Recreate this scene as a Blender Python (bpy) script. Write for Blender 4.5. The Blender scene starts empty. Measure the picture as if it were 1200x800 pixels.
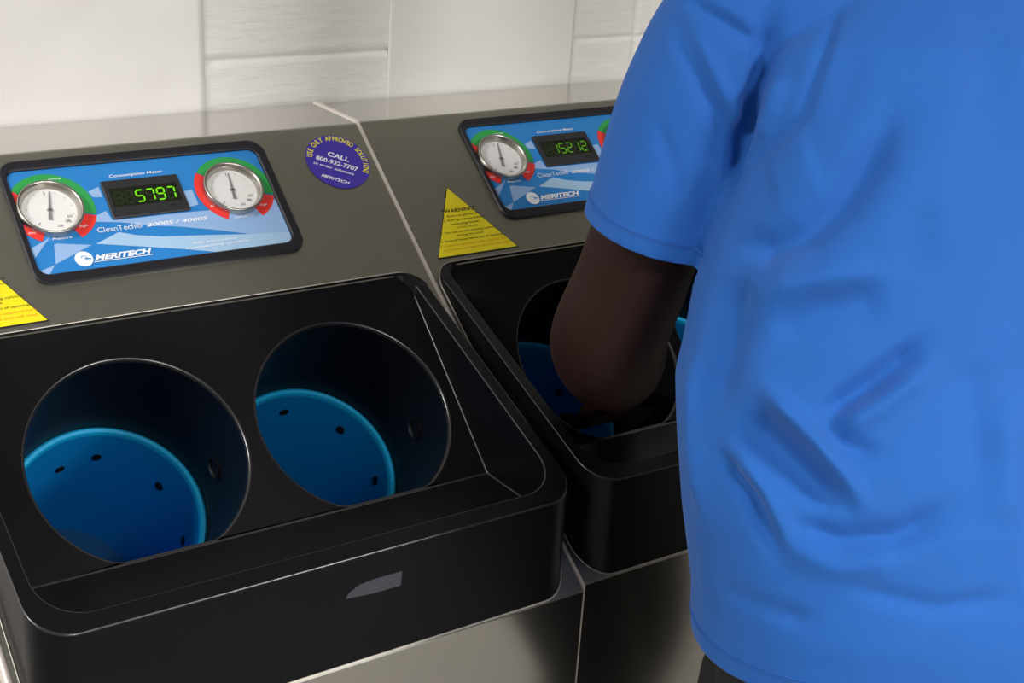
import bpy, bmesh, math, random
from math import sin, cos, pi, radians, atan2, sqrt, exp, hypot
from mathutils import Vector, Matrix, noise

scn = bpy.context.scene
col = scn.collection
random.seed(4)

# ------------------------------------------------------------------ helpers
def lin(c):
    c = c / 255.0
    return c / 12.92 if c <= 0.04045 else ((c + 0.055) / 1.055) ** 2.4

def rgb(r, g, b):
    return (lin(r), lin(g), lin(b), 1.0)

def link(name, me, parent=None, mats=None, smooth=None):
    o = bpy.data.objects.new(name, me)
    col.objects.link(o)
    if parent is not None:
        o.parent = parent
    for m in (mats or []):
        me.materials.append(m)
    if smooth is not None:
        shade(me, smooth)
    return o

def shade(me, angle):
    """smooth faces, keep edges sharper than angle sharp"""
    bm = bmesh.new(); bm.from_mesh(me)
    for f in bm.faces: f.smooth = True
    for e in bm.edges:
        if len(e.link_faces) == 2:
            e.smooth = e.calc_face_angle(0) < angle
    bm.to_mesh(me); bm.free()

def bm_mesh(bm, name, recalc=True):
    if recalc:
        bmesh.ops.recalc_face_normals(bm, faces=bm.faces)
    me = bpy.data.meshes.new(name)
    bm.to_mesh(me); bm.free()
    return me

def tag(o, label=None, cat=None, group=None, kind=None):
    if label: o['label'] = label
    if cat: o['category'] = cat
    if group: o['group'] = group
    if kind: o['kind'] = kind
    return o

def bevel(o, w, seg=3, ang=30):
    m = o.modifiers.new('bevel', 'BEVEL'); m.width = w; m.segments = seg
    m.limit_method = 'ANGLE'; m.angle_limit = radians(ang)
    m.harden_normals = False
    return m

def box_bm(bm, x0, x1, y0, y1, z0, z1, mi=0):
    v = [bm.verts.new(p) for p in ((x0,y0,z0),(x1,y0,z0),(x1,y1,z0),(x0,y1,z0),(x0,y0,z1),(x1,y0,z1),(x1,y1,z1),(x0,y1,z1))]
    for f in ((0,3,2,1),(4,5,6,7),(0,1,5,4),(1,2,6,5),(2,3,7,6),(3,0,4,7)):
        bm.faces.new([v[i] for i in f]).material_index = mi
    return v

# ------------------------------------------------------------------ materials
def mat(name, color=(.5,.5,.5,1), rough=.5, metal=0.0, bump=None, spec=None, emit=None, var=None, sheen=None, aniso=None, coat=None, alpha=None):
    m = bpy.data.materials.new(name); m.use_nodes = True
    nt = m.node_tree; N = nt.nodes; L = nt.links
    b = N['Principled BSDF']
    b.inputs['Base Color'].default_value = color
    b.inputs['Roughness'].default_value = rough
    b.inputs['Metallic'].default_value = metal
    if spec is not None: b.inputs['Specular IOR Level'].default_value = spec
    if coat is not None: b.inputs['Coat Weight'].default_value = coat; b.inputs['Coat Roughness'].default_value = .1
    if sheen is not None:
        b.inputs['Sheen Weight'].default_value = sheen; b.inputs['Sheen Roughness'].default_value = .5
    if emit is not None:
        b.inputs['Emission Color'].default_value = emit[0]; b.inputs['Emission Strength'].default_value = emit[1]
    tc = N.new('ShaderNodeTexCoord')
    def nz(scale, detail=4, stretch=(1,1,1)):
        mp = N.new('ShaderNodeMapping'); mp.inputs['Scale'].default_value = stretch
        L.new(tc.outputs['Object'], mp.inputs['Vector'])
        t = N.new('ShaderNodeTexNoise'); t.inputs['Scale'].default_value = scale; t.inputs['Detail'].default_value = detail
        L.new(mp.outputs['Vector'], t.inputs['Vector'])
        return t
    if var is not None:      # (scale, amount, stretch)
        t = nz(var[0], 5, var[2] if len(var) > 2 else (1,1,1))
        mx = N.new('ShaderNodeMix'); mx.data_type = 'RGBA'
        a = var[1]
        mx.inputs['A'].default_value = tuple(max(0, c*(1-a)) for c in color[:3]) + (1,)
        mx.inputs['B'].default_value = tuple(min(1, c*(1+a)) for c in color[:3]) + (1,)
        L.new(t.outputs['Fac'], mx.inputs['Factor'])
        L.new(mx.outputs['Result'], b.inputs['Base Color'])
    if bump is not None:     # (scale, strength, distance, stretch)
        t = nz(bump[0], 6, bump[3] if len(bump) > 3 else (1,1,1))
        bp = N.new('ShaderNodeBump'); bp.inputs['Strength'].default_value = bump[1]; bp.inputs['Distance'].default_value = bump[2]
        L.new(t.outputs['Fac'], bp.inputs['Height'])
        L.new(bp.outputs['Normal'], b.inputs['Normal'])
    return m

M = {}
M['block'] = mat('painted_block', rgb(233,231,227), .55, bump=(55, .55, .004, (.45, .45, 1.7)), var=(6, .03))
M['paper'] = mat('white_paper', rgb(236,233,229), .6, bump=(7, .35, .006), var=(5, .03))
M['paper_dull'] = mat('greyish_paper', rgb(230,227,220), .6, bump=(9, .15, .004), var=(60, .02))
M['steel'] = mat('brushed_steel', rgb(206,202,198), .16, 1.0, bump=(220, .03, .0004, (.05, 1, 1)), var=(14, .05, (.3,1,1)))
M['steel_slope'] = mat('satin_steel', rgb(176,174,164), .38, 1.0, bump=(260, .06, .0004, (1, .05, .05)), var=(10, .08))
M['steel_front'] = mat('front_steel', rgb(172,169,163), .18, 1.0, bump=(260, .05, .0004, (.05, .05, 1)), var=(5, .06))
M['steel_edge'] = mat('bright_edge_steel', rgb(240,230,222), .42, .35, bump=(120, .1, .0004))  # pale, less metallic base paints in a white reflection on the trim
M['edge_highlight'] = mat('edge_highlight_steel', rgb(205,196,184), .4, .5, var=(14, .35))  # pale colour of the strip that draws the basin edge highlight
M['chrome'] = mat('gauge_chrome', rgb(186,182,174), .30, 1.0, var=(40, .05))
M['black'] = mat('moulded_black_plastic', rgb(13,13,16), .36, bump=(420, .22, .0006), var=(9, .25), spec=.16)
M['black_edge'] = mat('black_edge_highlight', rgb(38,37,38), .24, bump=(300, .1, .0004), var=(40, .4), spec=.7)  # lighter, glossier bevel plastic that paints in the rim edge highlights
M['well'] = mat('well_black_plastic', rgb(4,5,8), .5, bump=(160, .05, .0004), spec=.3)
M['bezel'] = mat('bezel_rubber', rgb(24,23,30), .45, bump=(300, .1, .0004))
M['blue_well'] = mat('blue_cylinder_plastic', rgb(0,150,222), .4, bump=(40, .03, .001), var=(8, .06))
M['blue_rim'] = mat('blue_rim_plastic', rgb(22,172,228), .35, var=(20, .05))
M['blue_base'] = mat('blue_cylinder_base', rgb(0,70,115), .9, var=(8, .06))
M['hole'] = mat('dark_opening', rgb(3,5,10), .6, var=(30, .2))
M['pblue'] = mat('panel_blue', rgb(44,130,202), .35, var=(30, .04))
M['plight'] = mat('panel_light_blue', rgb(150,184,228), .35, var=(30, .03))
M['plight2'] = mat('panel_pale_blue', rgb(166,200,230), .35, var=(30, .03))
M['green'] = mat('gauge_green', rgb(48,160,78), .4, var=(30, .04))
M['red'] = mat('gauge_red', rgb(238,58,52), .4, var=(30, .04))
M['white'] = mat('print_white', rgb(240,243,248), .45, var=(60, .02))
M['softwhite'] = mat('print_soft_white', rgb(205,222,242), .45, var=(60, .02))
M['dial'] = mat('dial_white', rgb(232,230,228), .4, var=(50, .02))
M['needle'] = mat('needle_grey', rgb(150,148,150), .4, .3, var=(50, .05))
M['ink'] = mat('print_dark', rgb(40,38,20), .5, var=(60, .1))
M['orange'] = mat('print_orange', rgb(226,140,30), .5, var=(60, .1))
M['yellow'] = mat('sticker_yellow', rgb(240,222,32), .4, var=(8, .06))
M['yellowtext'] = mat('print_yellow', rgb(225,212,60), .4, var=(60, .05))
M['purple'] = mat('sticker_purple', rgb(66,52,160), .35, var=(30, .05))
M['casing'] = mat('counter_casing', rgb(42,42,45), .4, bump=(300, .1, .0003), var=(30, .1))
M['lcd'] = mat('counter_window', rgb(26,32,20), .25, var=(40, .15))
M['segoff'] = mat('segment_off', rgb(28,42,16), .4, emit=(rgb(30,60,5), .08), var=(40, .1))
M['seg'] = mat('segment_lit', rgb(90,170,10), .4, emit=(rgb(125,225,20), .6), var=(40, .05))
M['segdim'] = mat('segment_lit_dim', rgb(60,110,10), .4, emit=(rgb(105,190,20), .35), var=(40, .05))
M['badge'] = mat('badge_grey', rgb(62,62,72), .35, var=(60, .1))
M['shirt'] = mat('blue_cotton', rgb(14,88,170), .85, bump=(900, .25, .0006), var=(30, .06), sheen=.1)
M['seamfab'] = mat('blue_cotton_seam', rgb(24,84,164), .85, bump=(900, .3, .0006), var=(60, .06))
M['trouser'] = mat('black_trouser_cloth', rgb(20,19,22), .8, bump=(600, .3, .0008), var=(20, .2))
M['skin'] = mat('dark_brown_skin', rgb(42,20,17), .6, bump=(180, .15, .0006), var=(16, .12), spec=.25)
M['hair'] = mat('short_black_hair', rgb(14,12,12), .8, bump=(300, .9, .002), var=(40, .2))
M['eye'] = mat('eye_white', rgb(225,220,212), .25, var=(30, .02))
M['shoe'] = mat('black_shoe_leather', rgb(18,18,20), .4, bump=(100, .1, .0005))
M['floor'] = mat('vinyl_floor', rgb(150,147,142), .35, bump=(30, .04, .001), var=(12, .08))
M['ceiling'] = mat('ceiling_panel', rgb(150,147,140), .8, bump=(60, .4, .003), var=(30, .06))
M['paint'] = mat('room_paint', rgb(150,147,140), .7, bump=(40, .1, .001), var=(5, .03))
M['lamp'] = mat('lamp_diffuser', rgb(240,240,235), .5, emit=(rgb(255,250,240), 3.0), var=(30, .02))
M['enamel'] = mat('white_enamel', rgb(215,213,208), .35, var=(20, .03))
M['dispenser'] = mat('dispenser_plastic', rgb(190,188,184), .35, var=(20, .03))
M['smoke'] = mat('dispenser_dark_plastic', rgb(40,40,46), .2, var=(20, .1))

# ------------------------------------------------------------------ camera
cam = bpy.data.cameras.new('camera')
cam.sensor_width = 36; cam.lens = 1667.30 / 1200 * 36
cam.clip_start = .02
co = bpy.data.objects.new('camera', cam); col.objects.link(co)
co.location = (-0.94808, -1.13627, 0.89543)
co.rotation_euler = (1.193937, -0.060095, -0.597792)
scn.camera = co

# ------------------------------------------------------------------ the room
FZ, CZ = -0.76, 1.98
WY = 0.7285
X0, X1, Y1 = -2.6, 3.2, -3.6
def struct(name, bm, m):
    o = link(name, bm_mesh(bm, name), None, [m]); o['kind'] = 'structure'; return o

bm = bmesh.new(); box_bm(bm, X0, X1, Y1, WY+.1, FZ-.1, FZ); struct('floor', bm, M['floor'])
bm = bmesh.new(); box_bm(bm, X0, X1, Y1, WY+.1, CZ, CZ+.1); struct('ceiling', bm, M['ceiling'])
bm = bmesh.new(); box_bm(bm, X0-.1, X0, Y1, WY+.1, FZ, CZ); struct('wall_left', bm, M['paint'])
bm = bmesh.new(); box_bm(bm, X1, X1+.1, Y1, WY+.1, FZ, CZ); struct('wall_right', bm, M['paint'])
bm = bmesh.new(); box_bm(bm, X0-.1, X1+.1, Y1-.1, Y1, FZ, CZ); struct('wall_front', bm, M['paint'])

# back wall: painted concrete blocks with soft recessed joints
def block_wall():
    bm = bmesh.new()
    zj = .505
    rows = [zj + .2*k for k in range(-7, 9)]
    zs = []
    hw, dp = .006, .0045
    def joint(t, js):          # soft groove profile
        d = min(abs(t-j) for j in js)
        return dp * exp(-(d/.0042)**2)
    zl = [FZ]
    for j in rows:
        for q in (-.012, -.007, -.0045, -.002, 0, .002, .0045, .007, .012):
            if FZ < j+q < CZ: zl.append(j+q)
    zl.append(CZ)
    zl = sorted(set(zl))
    # row by row strips with their own vertical joints
    bounds = [FZ] + [j for j in rows if FZ < j < CZ] + [CZ]
    for r in range(len(bounds)-1):
        za, zb = bounds[r], bounds[r+1]
        ph = -.2
        vj = [ph + .4*k for k in range(-7, 10)]
        xl = [X0]
        for j in vj:
            for q in (-.012, -.006, -.003, 0, .003, .006, .012):
                if X0 < j+q < X1: xl.append(j+q)
        xl.append(X1); xl = sorted(set(xl))
        zz = [z for z in zl if za-1e-6 <= z <= zb+1e-6]
        if len(zz) < 2: continue
        g = []
        for z in zz:
            row = []
            for x in xl:
                d = max(joint(z, rows), joint(x, vj) if True else 0)
                w = .0012*noise.noise(Vector((x*9, z*14, 2)))
                row.append(bm.verts.new((x, WY + d + (w if za < z < zb else 0), z)))
            g.append(row)
        for a in range(len(g)-1):
            for b in range(len(xl)-1):
                bm.faces.new((g[a][b], g[a][b+1], g[a+1][b+1], g[a+1][b]))
    bmesh.ops.remove_doubles(bm, verts=bm.verts, dist=1e-5)
    for f in bm.faces: f.smooth = True
    box_bm(bm, X0, X1, WY+.02, WY+.1, FZ, CZ)
    me = bm_mesh(bm, 'wall_back', False)
    o = link('wall_back', me, None, [M['block']]); o['kind'] = 'structure'
block_wall()

# paper sheets on the wall
def paper(x0, x1, z0, z1, m, amp, label, seed, slant=0.0):
    bm = bmesh.new(); nx, nz = 70, 60
    g = []
    for j in range(nz+1):
        row = []
        for i in range(nx+1):
            x = x0 + (x1-x0)*i/nx; z = z0 + (z1-z0)*j/nz
            w = amp*(noise.noise(Vector((x*5+seed, z*6, seed))) + .5*noise.noise(Vector((x*11, z*14+seed, 1))))
            row.append(bm.verts.new((x + slant*(z-.5), WY - .0012 - abs(w), z)))
        g.append(row)
    for j in range(nz):
        for i in range(nx):
            f = bm.faces.new((g[j][i], g[j][i+1], g[j+1][i+1], g[j+1][i])); f.smooth = True
    o = link('paper_sheet', bm_mesh(bm, 'paper_sheet', False), None, [m])
    s = o.modifiers.new('thick', 'SOLIDIFY'); s.thickness = .0006; s.offset = 0
    tag(o, label, 'paper', 'paper sheets on the block wall')
paper(-.86, -.168,   .41, .92, M['paper'], .0030, 'wide creased white paper sheet on the block wall behind the left wash station', 3, -.012)
paper(.124, .470, .41, .86, M['paper_dull'], .0006, 'narrow smooth greyish paper sheet on the block wall behind the right wash station', 8, .01)

# ------------------------------------------------------------------ wash station geometry
W = .66
TH = .65383
CT, ST = cos(TH), sin(TH)
YB, ZB = .58613, .43678
YA, ZA = .7272, .4366
VC = .2508
YC, ZC = YB - VC*CT, ZB - VC*ST            # bottom of the console = top edge of the basin
def S(u, v, h=0.0):                        # point on the sloped console
    return Vector((u, YB - v*CT - h*ST, ZB - v*ST + h*CT))
def zsteel(y): return ZC * y / YC

UR = .641
def basin_edge_highlight(root):  # added strip that draws the highlight along the cut steel edge
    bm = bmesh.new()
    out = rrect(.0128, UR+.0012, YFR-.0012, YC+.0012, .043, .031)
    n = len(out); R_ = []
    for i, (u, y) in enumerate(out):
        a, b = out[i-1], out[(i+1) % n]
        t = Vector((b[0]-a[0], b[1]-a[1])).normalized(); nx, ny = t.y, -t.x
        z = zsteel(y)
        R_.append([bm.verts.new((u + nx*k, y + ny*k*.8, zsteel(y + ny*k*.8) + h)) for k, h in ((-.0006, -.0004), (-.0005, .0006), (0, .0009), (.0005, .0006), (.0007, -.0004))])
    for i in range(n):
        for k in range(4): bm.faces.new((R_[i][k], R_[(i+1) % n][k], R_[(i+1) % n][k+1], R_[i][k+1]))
    ob = link('basin_edge_highlight', bm_mesh(bm, 'basin_edge_highlight'), root, [M['edge_highlight']], radians(60))
    tag(ob, 'thin pale strip drawing the highlight on the steel edge around the basin')

def rrect(u0, u1, y0, y1, rf, rb, n=10, cuts=()):
    """rounded rectangle in (u,y), ccw from front left; rf front radius, rb back radius"""
    pts = []
    def arc(cx, cy, r, a0):
        for k in range(n+1):
            a = a0 + (pi/2)*k/n
            pts.append((cx + r*cos(a), cy + r*sin(a)))
    arc(u0+rf, y0+rf, rf, pi)
    for k in range(1, 12): pts.append((u0+rf + (u1-u0-2*rf)*k/12, y0))
    arc(u1-rf, y0+rf, rf, -pi/2)
    ys = sorted(set(list(cuts) + [y0+rf + (y1-rb-y0-rf)*k/8 for k in range(1, 8)]))
    for y in ys: pts.append((u1, y))
    arc(u1-rb, y1-rb, rb, 0)
    for k in range(1, 12): pts.append((u1-rb - (u1-u0-2*rb)*k/12, y1))
    arc(u0+rb, y1-rb, rb, pi/2)
    for y in reversed(ys): pts.append((u0, y))
    return pts

def cabinet(root, ya):
    bm = bmesh.new()
    a, b = .0012, W-.0040
    prof = [(ya, ZA), (YB, ZB), (YC, ZC), (.0, .0), (.0, -.66), (.05, -.66), (.05, FZ), (ya, FZ)]
    Lv = [bm.verts.new((a, y, z)) for y, z in prof]
    Rv = [bm.verts.new((b, y, z)) for y, z in prof]
    bm.faces.new(Lv); bm.faces.new(Rv[::-1])
    n = len(prof)
    for i in range(n):
        j = (i+1) % n
        if i == 2: continue
        f = bm.faces.new((Lv[i], Lv[j], Rv[j], Rv[i]))
        f.material_index = {0: 0, 1: 1, 3: 2}.get(i, 2)
    # sloped frame around the basin cut-out
    cut = rrect(.020, UR-.006, .004, YC-.0035, .032, .026)
    q = [bm.verts.new((u, y, zsteel(y))) for u, y in cut]
    ed = [bm.edges.get((Lv[2], Rv[2])) or bm.edges.new((Lv[2], Rv[2])), bm.edges.get((Rv[2], Rv[3])), bm.edges.get((Rv[3], Lv[3])), bm.edges.get((Lv[3], Lv[2]))]
    ed += [bm.edges.new((q[i], q[(i+1) % len(q)])) for i in range(len(q))]
    before = set(bm.faces)
    bmesh.ops.triangle_fill(bm, use_beauty=True, edges=ed, normal=Vector((0, -.6, .8)))
    for f in bm.faces:
        if f not in before: f.material_index = 1
    me = bm_mesh(bm, 'steel_cabinet')
    ob = link('steel_cabinet', me, root, [M['steel'], M['steel_slope'], M['steel_front']])
    bevel(ob, .0022, 3, 20)
    for p in me.polygons: p.use_smooth = False
    return ob

def edge_trim(root, ya):
    bm = bmesh.new()
    sec = [(-.0032, -.0005), (-.0031, .0022), (-.0018, .0036), (.0046, .0036), (.0062, .0022), (.0066, -.0005)]
    path = [(ya, ZA), (YB, ZB), (YC, ZC), (.0, .0), (.0, -.6)]
    nrm = [(0, 1), (ST*.4, 1), (-.6, .8), (-.7, .7)]
    rings = []
    for (y, z), (ny, nz_) in zip(path, [(0, 1), (-.3, .95), (-.6, .8), (-.9, .3), (-1, 0)]):
        rings.append([bm.verts.new((x, y + ny*h, z + nz_*h)) for x, h in sec])
    for r in range(len(rings)-1):
        for i in range(len(sec)-1):
            f = bm.faces.new((rings[r][i], rings[r][i+1], rings[r+1][i+1], rings[r+1][i]))
    for r in (rings[0], rings[-1]): bm.faces.new(r)
    ob = link('edge_trim', bm_mesh(bm, 'edge_trim'), root, [M['steel_edge']], radians(50))
    tag(ob, 'bright folded steel edge strip')

TH2 = .7355
C2, S2 = cos(TH2), sin(TH2)
YF = .170
HR = .1235
HV = .1781
HU = (.2091, .4808)
RIMZ0, RIMZ1 = .1305, ZC + .0012             # rim height at front / back
YFR = .003
def zrim(y): return RIMZ0 + (RIMZ1-RIMZ0)*(y-YFR)/(YC-YFR)
def zhole(y): return ZC - (YC-y)*S2/C2
def H(u, v, d=0.0):                         # point on the plane of the hand holes, d = depth along the well
    return Vector((u, YC - v*C2 + d*S2, ZC - v*S2 - d*C2))
VF = (YC-YF)/C2
NS = 72

def basin(root):
    bm = bmesh.new()
    cuts = (YF,)
    outer = rrect(.014, UR, YFR, YC, .042, .030, cuts=cuts)
    inner = rrect(.030, UR-.016, .024, YC-.0012, .048, .026, cuts=cuts)
    bot = rrect(.032, UR-.018, .026, YC-.0024, .047, .026, cuts=cuts)
    lo = [bm.verts.new((u, y, zsteel(y)-.004)) for u, y in outer]
    hi = [bm.verts.new((u, y, zrim(y))) for u, y in outer]
    ri = [bm.verts.new((u, y, zrim(y)-.001)) for u, y in inner]
    zf = zhole(YF)
    bo = []
    for u, y in bot:
        z = zhole(y) if y >= YF-1e-6 else zf + .004*(YF-y)/YF
        bo.append(bm.verts.new((u, y, z)))
    n = len(outer)
    for i in range(n):
        j = (i+1) % n
        bm.faces.new((lo[i], lo[j], hi[j], hi[i]))
        bm.faces.new((hi[i], hi[j], ri[j], ri[i]))
        bm.faces.new((ri[i], ri[j], bo[j], bo[i]))
    # fold corners
    fr = [i for i in range(n) if abs(bot[i][1]-YF) < 1e-6]
    iR = [i for i in fr if bot[i][0] > .3][0]; iL = [i for i in fr if bot[i][0] < .3][0]
    # tray floor
    floor_loop = [bo[i % n] for i in range(iL, iL + ((iR - iL) % n) + 1)]
    bm.faces.new(floor_loop)
    # plane with the two holes
    plane = [bo[i % n] for i in range(iR, iR + ((iL - iR) % n) + 1)]
    edges = []
    for i in range(len(plane)):
        a, b = plane[i], plane[(i+1) % len(plane)]
        e = bm.edges.get((a, b)) or bm.edges.new((a, b)); edges.append(e)
    wells = []
    for hu in HU:
        top = []; rounded = []
        for k in range(NS):
            t = 2*pi*k/NS
            v = min(HV + (HR+.002)*sin(t), VF-.003)
            top.append(bm.verts.new(H(hu + (HR+.002)*cos(t), v, 0)))
        for k in range(NS):
            e = bm.edges.new((top[k], top[(k+1) % NS])); edges.append(e)
        wells.append((hu, top))
    bmesh.ops.triangle_fill(bm, use_beauty=True, edges=edges, normal=Vector((0, -S2, C2)))
    for hu, top in wells:
        prev = top
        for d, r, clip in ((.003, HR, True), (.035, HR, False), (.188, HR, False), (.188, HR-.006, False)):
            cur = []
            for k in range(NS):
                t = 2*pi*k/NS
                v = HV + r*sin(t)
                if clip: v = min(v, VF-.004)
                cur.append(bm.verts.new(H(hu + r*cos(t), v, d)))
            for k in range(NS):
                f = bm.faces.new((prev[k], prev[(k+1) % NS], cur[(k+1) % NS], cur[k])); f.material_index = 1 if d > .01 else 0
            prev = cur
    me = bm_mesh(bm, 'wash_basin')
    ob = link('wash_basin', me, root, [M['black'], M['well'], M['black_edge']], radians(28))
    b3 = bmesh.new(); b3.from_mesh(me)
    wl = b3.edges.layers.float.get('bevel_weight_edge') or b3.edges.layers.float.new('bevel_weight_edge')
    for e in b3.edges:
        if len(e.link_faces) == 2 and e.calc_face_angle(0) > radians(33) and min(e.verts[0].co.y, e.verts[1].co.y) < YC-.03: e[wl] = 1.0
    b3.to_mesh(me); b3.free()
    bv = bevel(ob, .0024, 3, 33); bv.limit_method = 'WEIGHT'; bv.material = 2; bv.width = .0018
    tag(ob, 'black moulded basin with two round hand openings')
    # ports in the well walls
    for hu, a, d in ((HU[0], -.08, .112), (HU[1], .03, .095)):
        bm = bmesh.new()
        c = H(hu + (HR-.001)*cos(a), HV + (HR-.001)*sin(a), d)
        inward = (H(hu, HV, d) - c).normalized()
        t1 = inward.cross(Vector((0, S2, -C2))).normalized(); t2 = inward.cross(t1)
        rr = []
        for r, h in ((.016, -.002), (.016, .0016), (.0125, .0022), (.011, -.002), (.0, -.002)):
            rr.append([bm.verts.new(c + t1*r*cos(2*pi*k/28) + t2*r*sin(2*pi*k/28) + inward*h) for k in range(28)] if r > 0 else [bm.verts.new(c + inward*h)])
        for q in range(3):
            for k in range(28):
                f = bm.faces.new((rr[q][k], rr[q][(k+1) % 28], rr[q+1][(k+1) % 28], rr[q+1][k])); f.material_index = 0 if q < 2 else 1
        for k in range(28):
            bm.faces.new((rr[3][k], rr[3][(k+1) % 28], rr[4][0])).material_index = 1
        link('sensor_port', bm_mesh(bm, 'sensor_port'), ob, [M['black'], M['hole']], radians(40))
    # blue turning cylinders
    for w, hu in enumerate(HU):
        bm = bmesh.new()
        prof = [(.1235, .1905), (.1235, .186), (.1205, .1835), (.1165, .1840), (.1150, .187), (.1145, .192), (.1140, .515), (.0, .52)]
        rings = []
        for r, d in prof:
            rings.append([bm.verts.new(H(hu + r*cos(2*pi*k/NS), HV + r*sin(2*pi*k/NS), d)) for k in range(NS)] if r > 0 else [bm.verts.new(H(hu, HV, d))])
        for q in range(len(rings)-2):
            for k in range(NS):
                f = bm.faces.new((rings[q][k], rings[q][(k+1) % NS], rings[q+1][(k+1) % NS], rings[q+1][k]))
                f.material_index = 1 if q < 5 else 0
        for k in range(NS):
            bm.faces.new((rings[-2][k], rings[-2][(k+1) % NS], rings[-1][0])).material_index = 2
        cy = link('wash_cylinder', bm_mesh(bm, 'wash_cylinder'), root, [M['blue_well'], M['blue_rim'], M['blue_base']], radians(35))
        tag(cy, 'blue cylinder deep inside the hand opening')
        angs = ((-1.65, .285), (-1.28, .258), (-.49, .262), (.21, .272), (.95, .265), (1.75, .265), (2.6, .265)) if w == 0 else ((-2.15, .245), (-1.37, .241), (-.63, .237), (.16, .233), (.95, .24), (1.75, .24), (2.6, .24))
        for a, d in angs:
            bm = bmesh.new()
            c = H(hu + .1142*cos(a), HV + .1142*sin(a), d)
            inward = (H(hu, HV, d) - c).normalized()
            ax = Vector((0, S2, -C2)); tn = inward.cross(ax)
            pr = [(.0062, -.001), (.0062, .0008), (.0050, .0012), (.0045, .0004)]
            rr = [[bm.verts.new(c + ax*r*1.5*cos(2*pi*k/16) + tn*r*1.0*sin(2*pi*k/16) + inward*h) for k in range(16)] for r, h in pr]
            for q in range(3):
                for k in range(16): bm.faces.new((rr[q][k], rr[q][(k+1) % 16], rr[q+1][(k+1) % 16], rr[q+1][k]))
            bm.faces.new(rr[3])
            link('spray_nozzle', bm_mesh(bm, 'spray_nozzle'), cy, [M['hole']])
    # grey badge on the front face
    bm = bmesh.new()
    pts = [(.334, .0845), (.338, .0905), (.350, .0965), (.368, .0985), (.402, .0985), (.401, .0815), (.368, .0815)]
    f0 = [bm.verts.new((u, YFR-.0012, z)) for u, z in pts]; f1 = [bm.verts.new((u, YFR+.001, z)) for u, z in pts]
    bm.faces.new(f0); bm.faces.new(f1[::-1])
    for i in range(len(pts)): bm.faces.new((f0[i], f0[(i+1) % len(pts)], f1[(i+1) % len(pts)], f1[i]))
    tag(link('front_badge', bm_mesh(bm, 'front_badge'), ob, [M['badge']]), 'small grey badge on the basin front')
    return ob

# ---- printed graphics helpers
def flat_poly(bm, pts, h, mi):
    vs = [bm.verts.new(S(u, v, h)) for u, v in pts]
    if len(vs) > 4:
        ed = [bm.edges.new((vs[i], vs[(i+1) % len(vs)])) for i in range(len(vs))]
        r = bmesh.ops.triangle_fill(bm, edges=ed, use_beauty=True, normal=Vector((0, -ST, CT)))
        for g in r['geom']:
            if isinstance(g, bmesh.types.BMFace): g.material_index = mi
    else:
        bm.faces.new(vs).material_index = mi

_txt = {}
def text_polys(s, shear=0.0, bold=0.0):
    key = (s, shear, bold)
    if key in _txt: return _txt[key]
    cu = bpy.data.curves.new('t', 'FONT'); cu.body = s; cu.size = 1.0; cu.shear = shear; cu.offset = bold; cu.resolution_u = 3
    ob = bpy.data.objects.new('t', cu); col.objects.link(ob)
    bpy.context.view_layer.update()
    me = bpy.data.meshes.new_from_object(ob.evaluated_get(bpy.context.evaluated_depsgraph_get()))
    vs = [(v.co.x, v.co.y) for v in me.vertices]; fs = [tuple(p.vertices) for p in me.polygons]
    bpy.data.objects.remove(ob); bpy.data.curves.remove(cu); bpy.data.meshes.remove(me)
    _txt[key] = (vs, fs); return _txt[key]

def put_text(bm, s, fn, mi, width=None, cap=None, shear=0.0, bold=0.0):
    """fn maps text-local (x right, y up) to a 3D point; text scaled to width / cap height"""
    vs, fs = text_polys(s, shear, bold)
    if not vs: return
    x0 = min(v[0] for v in vs); x1 = max(v[0] for v in vs)
    sx = width/(x1-x0); sy = cap/.73
    nv = [bm.verts.new(fn((x-x0)*sx, y*sy)) for x, y in vs]
    for f in fs:
        try: bm.faces.new([nv[i] for i in f]).material_index = mi
        except ValueError: pass

def text_line(bm, s, u0, u1, v, cap, h, mi, shear=0.0, bold=0.0):
    put_text(bm, s, lambda x, y: S(u0+x, v-y, h), mi, u1-u0, cap, shear, bold)

def face_up(me):
    bm = bmesh.new(); bm.from_mesh(me)
    n = Vector((0, -ST, CT))
    for f in bm.faces:
        f.normal_update()
        if f.normal.dot(n) < 0: f.normal_flip()
    bm.to_mesh(me); bm.free()

def arc_pts(cu, cv, r0, r1, a0, a1, n=40):
    o = []
    for k in range(n+1):
        a = radians(a0 + (a1-a0)*k/n); o.append((cu + r1*cos(a), cv + r1*sin(a)))
    for k in range(n+1):
        a = radians(a1 + (a0-a1)*k/n); o.append((cu + r0*cos(a), cv + r0*sin(a)))
    return o

G1, G2 = (.2062, .0878), (.4405, .0884)

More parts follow.
